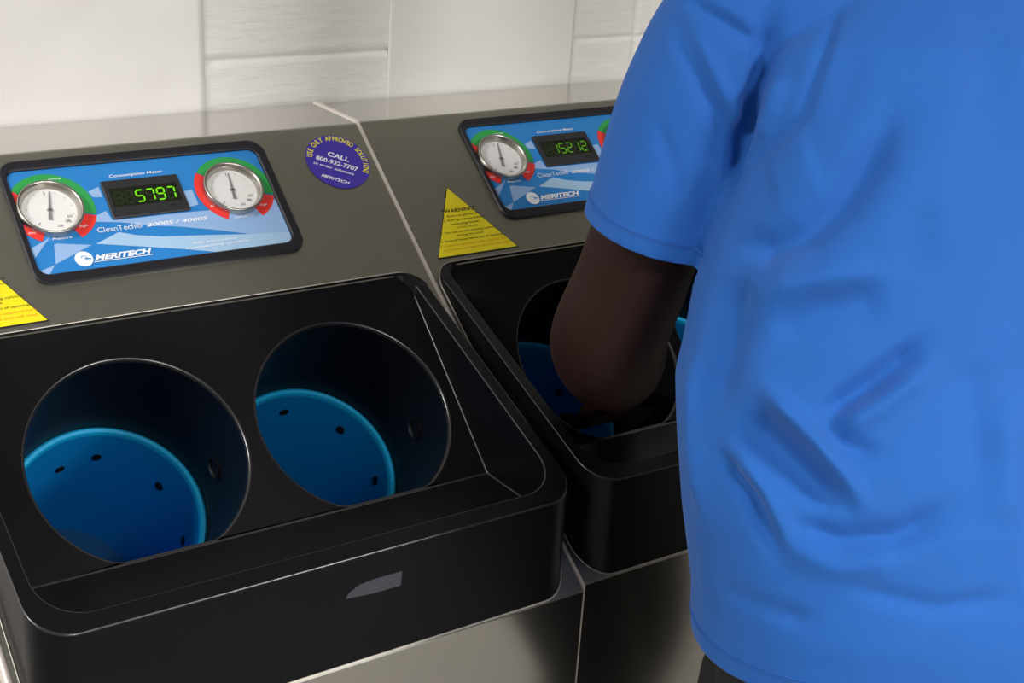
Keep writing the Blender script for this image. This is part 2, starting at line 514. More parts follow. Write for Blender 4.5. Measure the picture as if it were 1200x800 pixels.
def panel(root, digits, lit):
    # bezel ring
    def rr(u0, u1, v0, v1, r, h, n=8):
        pts = []
        for cu, cv, a0 in ((u1-r, v1-r, 0), (u0+r, v1-r, 90), (u0+r, v0+r, 180), (u1-r, v0+r, 270)):
            for k in range(n+1):
                a = radians(a0 + 90*k/n); pts.append(S(cu + r*cos(a), cv + r*sin(a), h))
        return pts
    bm = bmesh.new()
    loops = [rr(.1575, .5025, .0148, .1965, .022, -.0005), rr(.1575, .5025, .0148, .1965, .022, .0030), rr(.1592, .5008, .0165, .1948, .020, .0046),
             rr(.1640, .4915, .0255, .1835, .016, .0046), rr(.1655, .4895, .0290, .1815, .013, .0030), rr(.1655, .4895, .0290, .1815, .013, .0003)]
    L = [[bm.verts.new(p) for p in l] for l in loops]
    for a in range(len(L)-1):
        n = len(L[0])
        for i in range(n): bm.faces.new((L[a][i], L[a][(i+1) % n], L[a+1][(i+1) % n], L[a+1][i]))
    bz = link('panel_bezel', bm_mesh(bm, 'panel_bezel'), root, [M['bezel']], radians(35))
    tag(bz, 'thick rounded black frame of the control panel')
    # printed face
    bm = bmesh.new()
    base = rr(.1645, .4905, .0280, .1825, .012, .0006)
    bm.faces.new([bm.verts.new(p) for p in base]).material_index = 0
    e = .0009
    LC = [(.2505,.1143),(.253,.106),(.2682,.1002),(.2723,.1155),(.3697,.1164),(.41,.1175),(.489,.112),(.489,.165),(.4357,.1603),(.39,.1465),(.345,.1349),(.3107,.1289),(.2829,.1199)]
    LB = [(.2423,.1462),(.2739,.1332),(.2939,.141),(.3242,.1475),(.3886,.1548),(.4357,.1603),(.489,.165),(.487,.1815),(.388,.1815),(.3483,.1708),(.3371,.168),(.2888,.1567)]
    flat_poly(bm, LC, e, 1); flat_poly(bm, LB, e, 2)
    flat_poly(bm, [(.1935,.1403),(.1972,.1388),(.2363,.1469),(.1872,.1675)], e, 1)
    flat_poly(bm, [(.1865,.1683),(.1761,.1815),(.1680,.1810),(.1669,.1744)], e, 1)
    flat_poly(bm, [(.1662,.141),(.1847,.133),(.1936,.1267),(.1671,.1552)], e, 1)
    flat_poly(bm, [(.2556,.0689),(.2702,.0633),(.2705,.0794),(.2589,.0779)], e, 1)
    flat_poly(bm, [(.373,.0834),(.3851,.0829),(.3856,.1065),(.3729,.1088)], e, 1)
    f = .0012
    for (cu, cv) in (G1, G2):
        lo = .1665 if cu < .3 else 0
        def cl(pts): return [(max(u, lo), max(v, .0295)) for u, v in pts]
        flat_poly(bm, cl(arc_pts(cu, cv, .036, .0512, 217, 378)), f, 3)
        flat_poly(bm, cl(arc_pts(cu, cv, .036, .0520, 118, 216)), f, 4)
        flat_poly(bm, cl(arc_pts(cu, cv, .036, .0520, 20, 64)), f, 4)
    g = .0016
    text_line(bm, 'Consumption Meter', .2873, .3565, .0518, .0042, g, 5, .2, .01)
    text_line(bm, 'CleanTech®', .249, .3050, .1312, .0078, g, 6, 0, .01)
    text_line(bm, '2000S / 4000S', .3098, .3904, .1310, .0052, g, 5, .3, .02)
    text_line(bm, 'Pressure', .1935, .2170, .1340, .0036, g, 5, .25, .01)
    text_line(bm, 'Solution', .4240, .4515, .1345, .0036, g, 5, .25, .01)
    text_line(bm, 'low', .1690, .1800, .1215, .0032, g, 5, .2); text_line(bm, 'high', .2300, .2400, .1200, .0032, g, 5, .2)
    text_line(bm, 'low', .3995, .4085, .1130, .0032, g, 5, .2); text_line(bm, 'high', .4650, .4750, .1200, .0032, g, 5, .2)
    text_line(bm, 'normal', .2130, .2290, .0465, .0030, g, 5, .2)
    text_line(bm, 'fully automated', .3577, .4179, .1650, .0032, g, 5, .3, .01)
    text_line(bm, 'handwashing systems', .3468, .4320, .1712, .0034, g, 5, .3, .01)
    # maker's mark: white disc with an open ring, name in slanted capitals, underline
    disc = arc_pts(.2215, .1655, 0.0001, .0108, 0, 359.9)
    flat_poly(bm, [( .2215 + .0108*cos(2*pi*k/40), .1655 + .0108*sin(2*pi*k/40)) for k in range(40)], g, 5)
    flat_poly(bm, arc_pts(.2218, .1650, .0030, .0042, 200, 420, 24), g+.0003, 1)
    flat_poly(bm, [(.2222,.1645),(.2300,.1655),(.2300,.1672),(.2222,.1660)], g+.0003, 0)
    text_line(bm, 'MERITECH', .2335, .3050, .1696, .0072, g, 5, .35, .045)
    flat_poly(bm, [(.2320,.1712),(.3040,.1712),(.3044,.1722),(.2315,.1722)], g, 5)
    me = bm_mesh(bm, 'panel_face', False); face_up(me)
    pf = link('panel_face', me, root, [M['pblue'], M['plight'], M['plight2'], M['green'], M['red'], M['white'], M['softwhite']])
    tag(pf, 'blue printed control panel face')
    # gauges
    for gi, (cu, cv) in enumerate(((.2026, .0914), (.4367, .0912))):
        bm = bmesh.new()
        prof = [(.0386, .0006), (.0393, .0095), (.0388, .0110), (.0376, .0116), (.0362, .0110), (.0345, .0085), (.0322, .0016)]
        R_ = [[bm.verts.new(S(cu + r*cos(2*pi*k/72), cv + r*sin(2*pi*k/72), h)) for k in range(72)] for r, h in prof]
        for q in range(len(prof)-1):
            for k in range(72): bm.faces.new((R_[q][k], R_[q][(k+1) % 72], R_[q+1][(k+1) % 72], R_[q+1][k]))
        gz = link('pressure_gauge', bm_mesh(bm, 'pressure_gauge'), root, [M['chrome']], radians(50))
        tag(gz, 'round gauge with chrome ring and white dial')
        bm = bmesh.new()
        flat_poly(bm, [(cu + .0325*cos(2*pi*k/60), cv + .0325*sin(2*pi*k/60)) for k in range(60)], .0018, 0)
        for k in range(-5, 6):
            a = radians(-90 + k*27); w = .0003 if k % 5 else .0005; r0 = .0262 if k % 5 else .0225
            flat_poly(bm, [(cu + r0*cos(a) - w*sin(a), cv + r0*sin(a) + w*cos(a)), (cu + .0282*cos(a) - w*sin(a), cv + .0282*sin(a) + w*cos(a)),
                           (cu + .0282*cos(a) + w*sin(a), cv + .0282*sin(a) - w*cos(a)), (cu + r0*cos(a) + w*sin(a), cv + r0*sin(a) - w*cos(a))], .0022, 1 if gi == 0 and k in (4,) else 2)
        for s_, du, dv in (('60', .0205, .011), ('80', .0165, .018), ('100', .0060, .0235)):
            text_line(bm, s_, cu+du-.003, cu+du+.003, cv+dv+.002, .004, .0022, 2)
        me = bm_mesh(bm, 'dial_face', False); face_up(me)
        link('dial_face', me, gz, [M['dial'], M['ink'], M['needle']])
        bm = bmesh.new()
        tip = (.0068, -.0275) if gi == 0 else (.0030, -.0262)
        if gi == 1: pass
        ln = hypot(*tip); du, dv = tip[0]/ln, tip[1]/ln
        def nd(a, b, z): return S(cu + du*a - dv*b, cv + dv*a + du*b, z)
        sh = [(-.0145, -.0022), (-.0145, .0022), (-.003, .0016), (0, .0038), (.003, .0014), (ln, .0006), (ln, -.0006), (.003, -.0014), (0, -.0038), (-.003, -.0016)]
        a_ = [bm.verts.new(nd(a, b, .0034)) for a, b in sh]; b_ = [bm.verts.new(nd(a, b, .0028)) for a, b in sh]
        bm.faces.new(a_); bm.faces.new(b_[::-1])
        for i in range(len(sh)): bm.faces.new((a_[i], a_[(i+1) % len(sh)], b_[(i+1) % len(sh)], b_[i]))
        for r, h0, h1 in ((.0011, .0034, .0044),):
            c0 = [bm.verts.new(S(cu + r*cos(2*pi*k/14), cv + r*sin(2*pi*k/14), h0)) for k in range(14)]
            c1 = [bm.verts.new(S(cu + r*cos(2*pi*k/14), cv + r*sin(2*pi*k/14), h1)) for k in range(14)]
            for k in range(14): bm.faces.new((c0[k], c0[(k+1) % 14], c1[(k+1) % 14], c1[k])).material_index = 1
            bm.faces.new(c1).material_index = 1
        link('gauge_needle', bm_mesh(bm, 'gauge_needle'), gz, [M['needle'], M['ink']])
    # digital counter
    bm = bmesh.new()
    u0, u1, v0, v1 = .2732, .3724, .0574, .1142
    lo = rr(u0, u1, v0, v1, .002, .0006, 3); hi = rr(u0, u1, v0, v1, .002, .0028, 3); hi2 = rr(u0+.001, u1-.001, v0+.001, v1-.001, .0015, .0036, 3)
    inn = rr(.2795, .3665, .0700, .0985, .001, .0036, 3); dn = rr(.2795, .3665, .0700, .0985, .001, .0028, 3)
    Lp = [[bm.verts.new(p) for p in l] for l in (lo, hi, hi2, inn, dn)]
    for a in range(4):
        n = len(Lp[0])
        for i in range(n): bm.faces.new((Lp[a][i], Lp[a][(i+1) % n], Lp[a+1][(i+1) % n], Lp[a+1][i]))
    bm.faces.new(Lp[4]).material_index = 1
    for (a, b, c, d) in ((.3480, .3560, .1035, .1050),):
        v = [bm.verts.new(S(*q)) for q in ((a, c, .0038), (b, c, .0038), (b, d, .0038), (a, d, .0038))]; bm.faces.new(v).material_index = 1
    me = bm_mesh(bm, 'digital_counter', False); face_up(me)
    dc = link('digital_counter', me, root, [M['casing'], M['lcd']])
    tag(dc, 'small black counter showing ' + digits + ' in green digits')
    SEG = {'0': 'abcdef', '1': 'bc', '2': 'abged', '3': 'abgcd', '4': 'fgbc', '5': 'afgcd', '6': 'afgedc', '7': 'abc', '8': 'abcdefg', '9': 'abcdfg', ' ': ''}
    bm = bmesh.new()
    dw, dh, pitch = .0092, .0172, .01345
    nd_ = 6; uend = .3600
    strg = digits.rjust(nd_)
    for i, ch in enumerate(strg):
        uL = uend - dw - pitch*(nd_-1-i); vT = .0762
        t = .0021; m_ = dh/2
        bars = {'a': ((0, 0), (dw, 0)), 'g': ((0, m_), (dw, m_)), 'd': ((0, dh), (dw, dh)), 'f': ((0, 0), (0, m_)), 'b': ((dw, 0), (dw, m_)), 'e': ((0, m_), (0, dh)), 'c': ((dw, m_), (dw, dh))}
        for s_, (p, q) in bars.items():
            on = s_ in SEG[ch]
            dx, dy = q[0]-p[0], q[1]-p[1]; l = hypot(dx, dy); dx /= l; dy /= l
            pts = []
            for al, pe in ((.0006, 0), (.0014, t/2), (l-.0014, t/2), (l-.0006, 0), (l-.0014, -t/2), (.0014, -t/2)):
                x = p[0] + dx*al - dy*pe; y = p[1] + dy*al + dx*pe
                pts.append((uL + x + (dh-y)*.10, vT + y))
            vs = [bm.verts.new(S(a, b, .0031 if on else .0030)) for a, b in pts]
            bm.faces.new(vs).material_index = 0 if on else 1
    me = bm_mesh(bm, 'counter_digits', False); face_up(me)
    link('counter_digits', me, dc, [M[lit], M['segoff']])

def warning_sticker(root):
    bm = bmesh.new()
    a, b, v0, v1 = .0276, .158, .1286, .241
    m_ = (a+b)/2
    flat_poly(bm, [(m_, v0-.001), (b+.0012, v1+.0012), (a-.0008, v1+.0012)], .0007, 2)
    flat_poly(bm, [(m_, v0+.001), (b-.001, v1-.0004), (a+.0006, v1-.0004)], .0010, 0)
    h = .0013
    text_line(bm, '"WARNING"', .066, .1215, .1712, .0062, h, 1, 0, .02)
    for s_, u0, u1, v, c, mi in (
        ('1. Remove gloves and', .0650, .1254, .1785, .0033, 1), ('2. Roll up sleeves before', .0617, .1284, .1855, .0033, 1), ('inserting hands', .0713, .1171, .1922, .0033, 1),
        ('into unit', .0793, .1111, .1982, .0032, 1), ('3. Do not touch moving cylinder', .0482, .1415, .2050, .0034, 1), ('during the wash', .0714, .1148, .2112, .0033, 1),
        ('4. Keep all loose items out of openings', .0419, .1448, .2183, .0034, 1), ('5. Use only approved wash solutions here', .0388, .1489, .2257, .0034, 3), ('6. Call for service if the unit will stop', .0410, .1480, .2325, .0034, 3)):
        text_line(bm, s_, u0, u1, v, c, h, mi)
    me = bm_mesh(bm, 'warning_sticker', False); face_up(me)
    o = link('warning_sticker', me, root, [M['yellow'], M['ink'], M['bezel'], M['orange']])
    tag(o, 'yellow triangular warning sticker')

def round_sticker(root):
    bm = bmesh.new()
    cu, cv, r = .6007, .0628, .0455; A = radians(28)
    def loc(x, y, h): return S(cu + x*cos(A) + y*sin(A), cv + x*sin(A) - y*cos(A), h)
    vs = [bm.verts.new(loc(r*cos(2*pi*k/72), r*sin(2*pi*k/72), .0007)) for k in range(72)]; bm.faces.new(vs)
    h = .0011
    def ln(s_, x0, x1, y, cap, mi, sh=0, bo=0): put_text(bm, s_, lambda x, yy: loc(x0+x, y+yy, h), mi, x1-x0, cap, sh, bo)
    ln('CALL', -.0155, .0150, .0050, .0080, 1, .1, .02)
    ln('800-932-7707', -.0305, .0290, -.0073, .0076, 1, .1, .02)
    ln('to order solutions', -.0330, .0240, -.0162, .0044, 1, .1, .01)
    ln('MERITECH', -.0200, .0200, -.0345, .0050, 1, .3, .02)
    s_ = 'USE ONLY APPROVED SOLUTIONS'
    for i, ch in enumerate(s_):
        if ch == ' ': continue
        a = radians(186 - 192*i/(len(s_)-1)); rb = .0362
        vsx = text_polys(ch, 0, .02)[0]; w = max(v[0] for v in vsx) - min(v[0] for v in vsx)
        wd = w*.0085
        def fn(x, y, a=a, wd=wd):
            xx = x - wd/2
            return loc((rb+y)*cos(a) + xx*sin(a), (rb+y)*sin(a) - xx*cos(a), h)
        put_text(bm, ch, fn, 2, wd, .0078, 0, .03)
    me = bm_mesh(bm, 'information_sticker', False); face_up(me)
    o = link('information_sticker', me, root, [M['purple'], M['white'], M['yellowtext']])
    tag(o, 'round violet sticker with yellow lettering around its edge')

def station(loc, label, digits, lit, sticker):
    root = bpy.data.objects.new('hand_washing_station', None); col.objects.link(root)
    root.location = loc; root.empty_display_size = .1
    tag(root, label, 'hand washer', 'hand washing stations along the block wall')
    ya = .7220 - loc[1]; cabinet(root, ya); edge_trim(root, ya); basin_edge_highlight(root); basin(root); panel(root, digits, lit); warning_sticker(root)
    if sticker: round_sticker(root)
    return root
st1 = station((-W, 0, 0), 'left hand washing station, counter reading 5797, round violet sticker, both hand openings free', '5797', 'seg', True)
st2 = station((-.0004, .0135, -.002), 'right hand washing station, counter reading 15212, behind the man in blue', '15212', 'segdim', False)

# ------------------------------------------------------------------ ceiling lights
def troffer(x, y, w, d, e, label):
    root = bpy.data.objects.new('ceiling_light', None); col.objects.link(root); root.location = (x, y, CZ)
    tag(root, label, 'ceiling light', 'ceiling light fittings')
    bm = bmesh.new(); t = .03
    box_bm(bm, -w/2, w/2, -d/2, -d/2+t, -.05, -.001); box_bm(bm, -w/2, w/2, d/2-t, d/2, -.05, -.001)
    box_bm(bm, -w/2, -w/2+t, -d/2+t, d/2-t, -.05, -.001); box_bm(bm, w/2-t, w/2, -d/2+t, d/2-t, -.05, -.001)
    link('light_frame', bm_mesh(bm, 'light_frame'), root, [M['enamel']])
    bm = bmesh.new(); box_bm(bm, -w/2+t, w/2-t, -d/2+t, d/2-t, -.035, -.02)
    link('light_diffuser', bm_mesh(bm, 'light_diffuser'), root, [M['lamp']])
    la = bpy.data.lights.new('tube_light', 'AREA'); la.shape = 'RECTANGLE'; la.size = w-.08; la.size_y = d-.08; la.energy = e; la.color = (1, .99, .985)
    lo = bpy.data.objects.new('tube_light', la); col.objects.link(lo); lo.location = (x, y, CZ-.06)
troffer(.90, -2.40, .66, .40, 94, 'ceiling light fitting in the right rear of the room')
troffer(-.50, -2.65, .6, .8, 64, 'ceiling light fitting behind and left of the camera')
troffer(-2.15, .05, .6, .6, 46, 'ceiling light fitting closest to the block wall')
w_ = bpy.data.worlds.new('world'); scn.world = w_; w_.use_nodes = True
w_.node_tree.nodes['Background'].inputs[0].default_value = (.75, .78, .85, 1)
w_.node_tree.nodes['Background'].inputs[1].default_value = .12

scn.view_settings.view_transform = 'Standard'
scn.view_settings.look = 'None'
# ------------------------------------------------------------------ person
def rfit(ax, yaw):
    ax = Vector(ax).normalized()
    ux = Vector((cos(yaw), sin(yaw), 0)); ux = (ux - ax*ux.dot(ax)).normalized()
    return ux, ax.cross(ux)

def loft(bm, rings, n=40, ex=2.3, cap=True):
    """rings: (center, half width, half depth, yaw, axis)"""
    prev = None
    allr = []
    for c, hw, hd, yaw, ax in rings:
        ux, uy = rfit(ax, yaw); c = Vector(c); cur = []
        for k in range(n):
            t = 2*pi*k/n; a, b = cos(t), sin(t)
            a = math.copysign(abs(a)**(2/ex), a)*hw; b = math.copysign(abs(b)**(2/ex), b)*hd
            cur.append(bm.verts.new(c + ux*a + uy*b))
        if prev:
            for k in range(n): bm.faces.new((prev[k], prev[(k+1) % n], cur[(k+1) % n], cur[k]))
        prev = cur; allr.append(cur)
    if cap:
        bm.faces.new(allr[0][::-1]); bm.faces.new(allr[-1])
    return allr

def smooth_path(pts, sub=5):
    """Catmull-Rom through (x,y,z,r) points"""
    P = [pts[0]] + list(pts) + [pts[-1]]; out = []
    for i in range(1, len(P)-2):
        for k in range(sub):
            t = k/sub; o = []
            for d in range(4):
                a, b, c, e = P[i-1][d], P[i][d], P[i+1][d], P[i+2][d]
                o.append(.5*((2*b) + (-a+c)*t + (2*a-5*b+4*c-e)*t*t + (-a+3*b-3*c+e)*t**3))
            out.append(o)
    out.append(list(pts[-1])); return out

def tube(bm, pts, n=20, sub=5, ends=True, flat=1.0, up=None):
    path = smooth_path(pts, sub) if sub > 1 else [list(p) for p in pts]
    # rounded ends
    def unit(a, b): return (Vector(b[:3]) - Vector(a[:3])).normalized()
    d0, d1 = unit(path[0], path[1]), unit(path[-2], path[-1])
    if ends:
        h, t = path[0], path[-1]
        pre = [list(Vector(h[:3]) - d0*h[3]*sin(a)) + [max(h[3]*cos(a), .0004)] for a in (1.5, 1.2, .8, .4)]
        post = [list(Vector(t[:3]) + d1*t[3]*sin(a)) + [max(t[3]*cos(a), .0004)] for a in (.4, .8, 1.2, 1.5)]
        path = pre + path + post
    ref = Vector(up) if up else (Vector((0, 0, 1)) if abs(d0.z) < .9 else Vector((1, 0, 0)))
    prev = None; first = None
    for i, q in enumerate(path):
        a = path[max(i-1, 0)]; b = path[min(i+1, len(path)-1)]
        d = Vector(b[:3]) - Vector(a[:3])
        d = d.normalized() if d.length > 1e-9 else d0
        s = d.cross(ref).normalized(); ref2 = s.cross(d)
        ref = ref2
        cur = [bm.verts.new(Vector(q[:3]) + (s*cos(2*pi*k/n) + ref2*sin(2*pi*k/n)*flat)*q[3]) for k in range(n)]
        if prev:
            for k in range(n): bm.faces.new((prev[k], prev[(k+1) % n], cur[(k+1) % n], cur[k]))
        else: first = cur
        prev = cur
    bm.faces.new(first[::-1]); bm.faces.new(prev)

def ball(bm, c, rx, ry, rz, yaw=0, pitch=0):
    r = bmesh.ops.create_uvsphere(bm, u_segments=28, v_segments=18, radius=1)
    m = Matrix.Translation(c) @ Matrix.Rotation(yaw, 4, 'Z') @ Matrix.Rotation(pitch, 4, 'X') @ Matrix.Diagonal((rx, ry, rz, 1))
    bmesh.ops.transform(bm, matrix=m, verts=r['verts'])

def remesh(bm, voxel, smooth_it=3, name='m'):
    bmesh.ops.recalc_face_normals(bm, faces=bm.faces)
    me = bpy.data.meshes.new('tmp'); bm.to_mesh(me); bm.free()
    ob = bpy.data.objects.new('tmp', me); col.objects.link(ob)
    r = ob.modifiers.new('r', 'REMESH'); r.mode = 'VOXEL'; r.voxel_size = voxel; r.use_smooth_shade = True
    if smooth_it:
        s = ob.modifiers.new('s', 'SMOOTH'); s.factor = .5; s.iterations = smooth_it
    bpy.context.view_layer.update()
    dg = bpy.context.evaluated_depsgraph_get()
    out = bpy.data.meshes.new_from_object(ob.evaluated_get(dg)); out.name = name
    bpy.data.objects.remove(ob); bpy.data.meshes.remove(me)
    for p in out.polygons: p.use_smooth = True
    return out

YAW = -.5
UX = Vector((cos(YAW), sin(YAW), 0)); FW = Vector((-sin(YAW), cos(YAW), 0))     # person's right / forward
# hips, legs, feet
HIP = Vector((.150, -.315, .10))
def legpts(s, k=1.0, grow=0.0):
    h = HIP + UX*(.105*s+.02) - Vector((0, 0, .02))
    kn = HIP + UX*(.115*s+.075) + FW*.135 + Vector((0, 0, -.42))
    an = HIP + UX*(.15*s+.05) + FW*.045 + Vector((0, 0, -.80))
    return h, kn, an
ARM_L = [(.060,-.065,.655,.046), (.030,-.054,.60,.050), (.016,-.040,.50,.059), (.012,-.014,.40,.062), (.012,.016,.325,.0655), (.046,.056,.284,.068), (.096,.106,.238,.062), (.150,.156,.198,.046), (.192,.200,.158,.032), (.204,.214,.142,.029)]
ARM_R = [(.375,-.235,.655,.048), (.40,-.215,.60,.057), (.435,-.165,.50,.052), (.460,-.11,.41,.049), (.474,-.065,.345,.050), (.478,-.02,.312,.052), (.477,.045,.270,.048), (.474,.12,.218,.039), (.470,.190,.165,.030), (.470,.207,.148,.028)]

def hand(bm, w, d, side, s):
    """palm and five bent fingers; w wrist, d pointing direction, side towards the thumb"""
    d = Vector(d).normalized(); side = Vector(side); side = (side - d*side.dot(d)).normalized()
    nrm = d.cross(side)*s       # palm normal
    w = Vector(w)
    for t, k in ((-.028, 0), (-.010, 1), (.010, 2), (.028, 3)):
        a = w + side*t*.6; b = w + d*.050 + side*t*.9; c = w + d*.088 + side*t
        tube(bm, [(*a, .0145), (*b, .0150), (*c, .0130)], 14, 3)
        L = (.062, .074, .079, .070)[k]
        bend = (.50, .42, .36, .30)[k]
        p = c; dr = d.copy(); pts = [(*p, .0105)]
        for q, fr in enumerate((.42, .32, .26)):
            dr = (dr + nrm*bend*(.6+.3*q)).normalized() + side*t*.8*(1 if q == 0 else 0)
            dr.normalize()
            p = p + dr*L*fr; pts.append((*p, .0095 - .0011*q))
        tube(bm, pts, 12, 4)
    a = w + d*.018 + side*.020; b = a + (d*.7 + side*.75 + nrm*.3).normalized()*.040
    c = b + (d*.9 + side*.35 + nrm*.45).normalized()*.032; e = c + (d + nrm*.5).normalized()*.026
    tube(bm, [(*a, .0150), (*b, .0125), (*c, .0112), (*e, .0092)], 12, 4)

NECK = Vector((.232, -.150, .800)); HEAD = Vector((.258, -.095, .888))
HY = YAW + .25
bm = bmesh.new()
TOR = [((.108,-.360,.06), .155, .105), ((.104,-.345,.15), .165, .110), ((.104,-.318,.25), .155, .105), ((.124,-.262,.37), .158, .105),
       ((.165,-.232,.48), .158, .104), ((.215,-.212,.59), .160, .095), ((.226,-.185,.66), .125, .065), ((.228,-.165,.74), .075, .065)]
loft(bm, [(c, a, b, YAW, (.1, .28, 1)) for c, a, b in TOR], 36)
tube(bm, [(.225,-.180,.70,.062), (.230,-.158,.765,.060), (.243,-.130,.83,.057)], 24, 4)
for A_ in (ARM_L, ARM_R): tube(bm, A_, 26, 5)
for s in (-1, 1):                                # deltoids
    c = Vector((ARM_L if s < 0 else ARM_R)[0][:3]); tube(bm, [(*(c - UX*.09*s + Vector((0, 0, .004))), .034), (*c, .046)], 20, 2)
    h, kn, an = legpts(s)
    tube(bm, [(*h, .085), (*((h+kn)/2), .072), (*kn, .055), (*(kn*.65+an*.35 - FW*.012), .054), (*an, .036)], 26, 5)
    tube(bm, [(*(an - Vector((0,0,.02))), .036), (*(an + FW*.05 - Vector((0,0,.04))), .034), (*(an + FW*.14 - Vector((0,0,.058))), .026)], 18, 3)
dL = Vector((.16, .60, -.76)); dR = Vector((.02, .64, -.76))
hand(bm, (.204,.214,.142), dL, (1, -.1, .1), -1)
hand(bm, (.470,.207,.148), dR, (-1, -.1, .1), 1)
# head
def hd(x, y, z): return HEAD + Matrix.Rotation(HY, 3, 'Z') @ (Matrix.Rotation(-.45, 3, 'X') @ Vector((x, y, z)))
def hball(x, y, z, rx, ry, rz): ball(bm, hd(x, y, z), rx, ry, rz, HY, -.45)
hball(0, -.012, .035, .076, .096, .088); hball(0, .022, -.03, .060, .072, .078); hball(0, .060, -.078, .032, .028, .026)
hball(0, .092, -.012, .014, .020, .026); hball(0, .104, -.028, .017, .014, .011)
hball(0, .090, -.056, .024, .012, .007); hball(0, .088, -.066, .021, .012, .008)
hball(0, .080, .022, .052, .014, .009)
for s in (-1, 1):
    hball(.080*s, -.008, -.008, .008, .019, .031); hball(.034*s, .070, -.022, .022, .018, .018)
body = remesh(bm, .0045, 4, 'person')
person = link('person', body, None, [M['skin']])
tag(person, 'person in a blue t-shirt seen from behind, arms reaching into the right station', 'person')
for s in (-1, 1):
    bm = bmesh.new(); ball(bm, hd(.032*s, .082, .002), .012, .010, .009, HY, -.45)
    link('eye', bm_mesh(bm, 'eye'), person, [M['eye']], pi)
bm = bmesh.new(); ball(bm, hd(0, -.020, .046), .0815, .099, .090, HY, -.45)
hair = remesh(bm, .006, 1, 'hair')
b2 = bmesh.new(); b2.from_mesh(hair)
kill = []
Rm = (Matrix.Rotation(HY, 3, 'Z') @ Matrix.Rotation(-.45, 3, 'X')).inverted()
for f in b2.faces:
    q = Rm @ (f.calc_center_median() - HEAD)
    if q.z < .0 + (.055 if q.y > .045 else (-.03 if q.y < -.04 else .01)): kill.append(f)
bmesh.ops.delete(b2, geom=kill, context='FACES')
for v in b2.verts: v.co += (v.co - hd(0,-.02,.046)).normalized()*.0015*noise.noise(v.co*160)
b2.to_mesh(hair); b2.free()
link('hair', hair, person, [M['hair']])

# ---- trousers
bm = bmesh.new()
loft(bm, [((.116,-.372,-.02), .182, .128, YAW, (0,0,1)), ((.112,-.368,.06), .185, .130, YAW, (0,.05,1)), ((.108,-.362,.13), .176, .122, YAW, (0,.1,1)), ((.104,-.345,.19), .172, .118, YAW, (0,.2,1))], 40)
for s in (-1, 1):
    h, kn, an = legpts(s)
    tube(bm, [(*(h-Vector((0,0,.02))), .098), (*((h+kn)/2 + FW*.02), .100), (*kn, .078), (*(kn*.5+an*.5), .074), (*(an + Vector((0,0,.005))), .070)], 28, 5, True)
tr = remesh(bm, .008, 3, 'trousers')
for v in tr.vertices:
    c = v.co
    n_ = noise.noise(Vector((c.x*7, c.y*7, c.z*14)))*.006 + noise.noise(Vector((c.x*18, c.y*18, c.z*30)))*.002
    v.co += v.normal*n_
link('trousers', tr, person, [M['trouser']])
# ---- shoes
for s in (-1, 1):
    h, kn, an = legpts(s)
    bm = bmesh.new()
    o_ = Vector((an.x, an.y, FZ))
    def sp(f, z, l=0): 
        q = o_ + FW*f + UX*l; q.z = FZ + z; return q
    rings = []
    prof = [(-.075, .026, .060), (-.055, .036, .085), (0, .040, .095), (.06, .044, .075), (.12, .048, .052), (.165, .046, .042), (.20, .034, .032), (.212, .018, .020)]
    prev = None
    for f, wd, ht in prof:
        cur = [bm.verts.new(sp(f, max(.001, ht/2 + ht/2*sin(2*pi*k/20) if sin(2*pi*k/20) > 0 else ht/2*(1+sin(2*pi*k/20)*1.0)), wd*math.copysign(abs(cos(2*pi*k/20))**.6, cos(2*pi*k/20)))) for k in range(20)]
        if prev:
            for k in range(20): bm.faces.new((prev[k], prev[(k+1) % 20], cur[(k+1) % 20], cur[k]))
        else: bm.faces.new(cur[::-1])
        prev = cur
    bm.faces.new(prev)
    sh = link('shoe', bm_mesh(bm, 'shoe'), person, [M['shoe']], radians(60))
    ss = sh.modifiers.new('s', 'SUBSURF'); ss.levels = 1; ss.render_levels = 2

# ---- t-shirt
bm = bmesh.new()
HEMC = Vector((.105,-.375,.120)); HEMA = (.03, .08, 1)
SH = [((.105,-.378,.105), .216, .150, HEMA), ((.104,-.365,.17), .213, .149, (.05,.12,1)), ((.102,-.334,.25), .208, .145, (.1,.25,1)), ((.122,-.267,.37), .200, .140, (.1,.30,1)),
      ((.160,-.240,.47), .197, .138, (.1,.30,1)), ((.212,-.226,.59), .200, .130, (.1,.28,1)), ((.220,-.200,.66), .190, .108, (.1,.28,1)), ((.228,-.180,.715), .120, .075, (.1,.28,1)), ((.230,-.172,.735), .070, .055, (.1,.28,1))]
loft(bm, [(c, a, b, YAW, ax) for c, a, b, ax in SH], 48)
